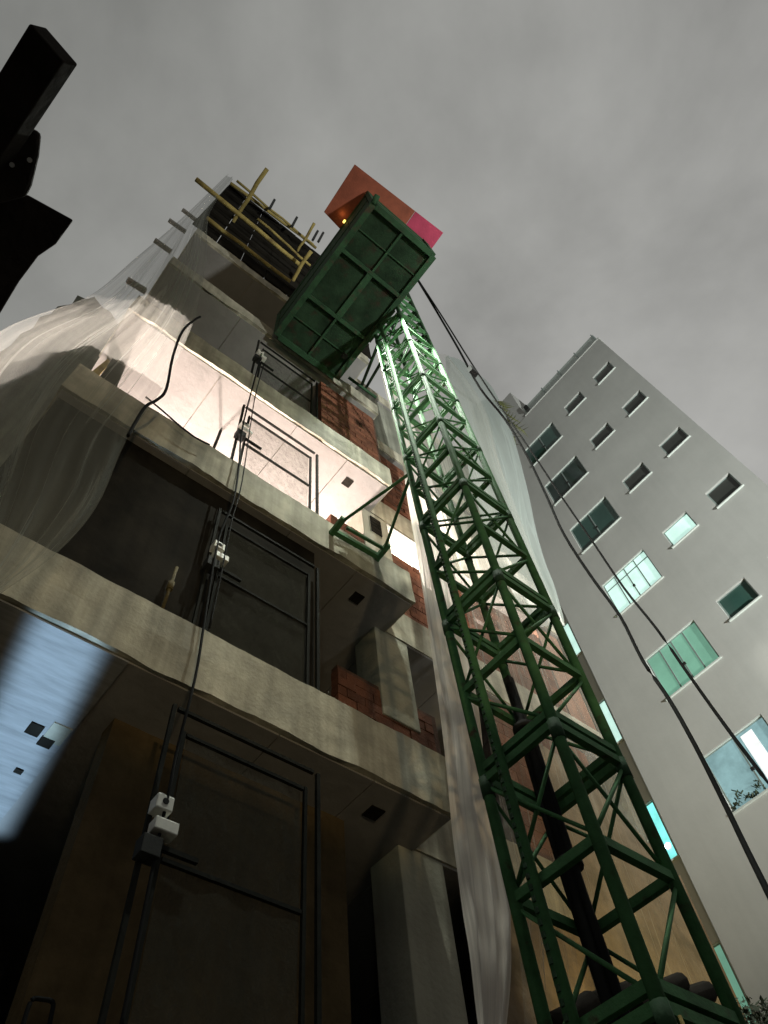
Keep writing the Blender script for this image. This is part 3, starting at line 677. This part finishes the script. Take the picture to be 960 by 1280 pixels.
def window(w, xw):
    y0, y1, z0, z1, kd, np_ = w
    xp = xw + .065
    win = MB().box(xp, xp + .02, y0 + .03, y1 - .03, z0 + .03, z1 - .03).build('window', M[kd], nb)
    fr = MB(); t = .035
    for a in ((y0, y0 + t, z0, z1), (y1 - t, y1, z0, z1)): fr.box(xp - .02, xp + .03, *a)
    for a in ((z0, z0 + t), (z1 - t, z1)): fr.box(xp - .021, xp + .031, y0 + t, y1 - t, *a)
    fr.build('window_frame', 'alu', win)
    MB().box(xw - .045, xw + .060, y0 - .03, y1 + .03, z0 - .022, z0 + .008).build('sill', 'frame', win)
    MB().box(xw + .010, xp - .022, y0 + .004, y1 - .004, z1 - .02, z1 - .003).build('head', 'frame' if np_ == 2 else 'render', win)
    if np_ == 2:
        for f in (.27, .5, .73) if kd in ('glass_lit', 'glass_green') else (.5,):
            yy = y0 + (y1 - y0) * f
            MB().box(xp - .018, xp + .001, yy - .016, yy + .016, z0 + .035, z1 - .035).build('mullion', 'alu', win)
        MB().box(xp - .03, xp - .001, (y0 + y1) / 2 - .035, (y0 + y1) / 2 + .03, z0 + .5, z0 + .57).build('lock', 'black_metal', win)
        if kd == 'glass_lit':
            MB().box(xp - .012, xp + .001, y0 + .04, y1 - .04, z1 - .30, z1 - .27).build('transom', 'alu', win)
    return win
for w in WIN:
    win = window(w, NX)
    if w[4] == 'glass_blue':
        MB().box(NX + .057, NX + .063, w[0] + .33, w[0] + .60, w[2] + .04, w[3] - .10).build('curtain', 'white_room', win)
        rr = random.Random(5); pl = MB()
        for i in range(60):
            yy = rr.uniform(w[0] + .75, w[1] - .05); zz_ = w[2] + .06 + rr.random() * .28 * math.sin((yy - w[0]) * 6.5) ** 2
            a = Vector((NX + .01 + rr.random() * .04, yy, zz_)); d = Vector((rr.uniform(-.02, .02), rr.uniform(-.07, .07), rr.uniform(.02, .10)))
            pl.bar(a, a + d, .035, .008)
        tag(pl.build('window_plant', 'leaf'), kind='stuff'); tag(bpy.data.objects['window_plant'], 'small dark plants on the sill of the bluish window', 'plant')
for w in WIN0:
    win = window(w, NX + .10)
    if w[4] == 'glass_cyan':
        MB().tube([(NX + .145, w[0] + .14, w[2] + .33), (NX + .16, w[0] + .14, w[2] + .33)], .06, 12).build('bulb', 'bulb', win)

# ------------------------------------------------------------------ leaves
def leaf_mass(mb, c, rad, n, size, rs):
    for _ in range(n):
        while True:
            v = Vector((rs.uniform(-1, 1), rs.uniform(-1, 1), rs.uniform(-1, 1)))
            if .25 < v.length < 1 and noise.noise(v * 2.2 + Vector(c)) > -.15: break
        p = Vector(c) + Vector((v.x * rad[0], v.y * rad[1], v.z * rad[2]))
        d = Vector((rs.uniform(-1, 1), rs.uniform(-1, 1), rs.uniform(-1, 1))).normalized(); e = d.orthogonal().normalized()
        s = size * rs.uniform(.6, 1.3)
        mb.b.faces.new([mb.b.verts.new(q) for q in (p - d * s, p + e * s * .45, p + d * s, p - e * s * .45)])
rs = random.Random(11)
rp_ = [(190, 452), (165, 425), (150, 408), (138, 390), (128, 384), (118, 371), (108, 374), (97, 369), (90, 380), (72, 383), (64, 392), (50, 396), (41, 410), (26, 417), (14, 431), (0, 440), (-30, 470)]
pts = [atY(u, v, 9.2) for u, v in rp_]; q0 = pts[0]; q1 = pts[-1]
poly = [Vector((q.x, 9.2, q.z)) for q in pts] + [Vector((q1.x, 9.2, 0)), Vector((q0.x, 9.2, 0))]
tag(MB().plate(poly, (0, 2.5, 0)).build('rear_wall', 'infill'), 'dark grey wall with a ragged stepped top behind the left net', 'wall')
pt = empty('hanging_plant', 'drooping yellow-green fronds hanging behind the net right of the mast', 'plant', atY(604, 512, 4.5) * 1.0)
pc = Vector((0, 0, 0))
og = MB().bar(Vector(pt.location) + Vector((.1, 0, .05)), (XR - .1, pt.location.y + .05, pt.location.z - .02), .07, .09).build('net_outrigger', 'timber')
tag(og, 'timber outrigger behind the pale net that carries the drooping fronds', 'plank')
MB().tube([(0, 0, -.02), (0, 0, .14)], .09, 10, .06).build('root_ball', 'trunk', pt)
for k in range(14):
    an = k * 2 * math.pi / 14 + rs.uniform(-.2, .2); L_ = rs.uniform(.6, 1.1)
    fr = MB(); q0 = Vector((0, 0, pc.z)); dirv = Vector((math.cos(an), math.sin(an), 0)); side = Vector((-dirv.y, dirv.x, 0)); up0 = rs.uniform(-.2, .3); drop = rs.uniform(1.0, 2.0)
    pts = [q0 + dirv * L_ * t + Vector((0, 0, up0 * t - drop * t * t * 1.6)) for t in [i / 8 for i in range(9)]]
    fr.tube(pts, .018, 5, .006)
    for i in range(1, 9):
        for s in (-1, 1):
            for e in (0, .5):
                a = pts[i].lerp(pts[i - 1], e); tip = a + side * s * .42 * (1 - .5 * i / 9) + dirv * .18 + Vector((0, 0, -.22))
                fr.b.faces.new([fr.b.verts.new(v_) for v_ in (a + dirv * .035, tip, a - dirv * .035)])
    fr.build('frond', 'palm', pt)

# dark clutter at the foot of the mast and bush at the corner
bs = empty('dark_bush', 'dark bush at the bottom right corner in front of the grey block', 'bush', atX(945, 1326, 5.5))
bb = MB(); leaf_mass(bb, (0, 0, -.1), (.5, .5, .42), 6000, .03, rs); bb.build('foliage', 'leaf', bs)
MB().tube([(0, 0, -float(bs.location.z)), (0, 0, -.2)], .05).build('stem', 'trunk', bs)
lab = ['short dark log lying lowest left at the foot of the mast', 'dark log end pointing right, upper of the pile', 'longest dark log at the foot of the mast', 'dark log half behind the near mast leg']
for i, (ua, va, ub, vb, r) in enumerate(((720, 1268, 790, 1240, .075), (800, 1252, 852, 1228, .07), (800, 1270, 885, 1240, .08), (690, 1290, 740, 1255, .08))):
    a, b2 = atY(ua, va, 2.75), atY(ub, vb, 2.65)
    tag(MB().tube([a, a.lerp(b2, .5), b2], r, 9, r * .9, .2).build('timber_log', 'old_wood'), lab[i], 'log', 'dark logs piled on the base frame')
base = empty('mast_base', 'dark base frame that carries the log pile under the mast', 'frame', (3.9, 2.7, 0))
MB().box(-.9, 1.0, -.28, .28, 3.05, 3.15).build('deck', 'old_wood', base)
for sx in (-.8, .9):
    for sy in (-.22, .22): MB().bar((sx, sy, 0), (sx, sy, 3.05), .08).build('leg', 'old_wood', base)

# ------------------------------------------------------------------ dark things overhead at the upper left
D0 = 3.0
def near(px, d, th, name, m, label, cat, bev=0):
    pts = [atD(u, v, d) for u, v in px]; c = sum(pts, Vector()) / len(pts); n = (c - EYE).normalized()
    o = MB().plate([p - c for p in pts], n * th).build(name, m, bev=bev, loc=c); return tag(o, label, cat)
a, b2 = atD(68, 55, 2.6), atD(-70, 270, 2.9)
ax = (b2 - a).normalized()
tag(MB().bar(a, b2, .125, .075, up=(0.3, -.2, 1)).build('timber_beam', 'old_wood', bev=.006), 'dark squared timber end jutting in at the upper left', 'beam')
near([(-20, 190), (30, 155), (44, 162), (52, 166), (49, 195), (40, 232), (33, 246), (-20, 260)], 2.75, .10, 'metal_bracket', 'rusty_sheet', 'crumpled dark bracket under the timber end at the left', 'bracket', .012)
near([(-30, 250), (34, 243), (92, 275), (70, 305), (48, 320), (24, 352), (0, 392), (-30, 420)], 2.85, .05, 'rusty_panel', 'rusty_sheet', 'dark pointed sheet at the left edge below the timber end', 'panel', .006)

br = bpy.data.objects['metal_bracket']
for (u, v) in ((15, 206), (37, 200)):
    p_ = atD(u, v, 2.74) - Vector(br.location); n_ = (br.location - EYE).normalized()
    MB().tube([p_ + n_ * .01, p_ - n_ * .008], .008, 8).build('bolt', 'coping', br)  # bright glints put into the pale colour of the bolts

cable('wall_hook', [atY(u, v, 4.0) for u, v in ((27, 1290), (32, 1270), (40, 1250), (52, 1249), (66, 1253), (64, 1270), (60, 1290))], .012, 'thin wire loop on the brown wall at the bottom left corner', 'hook')
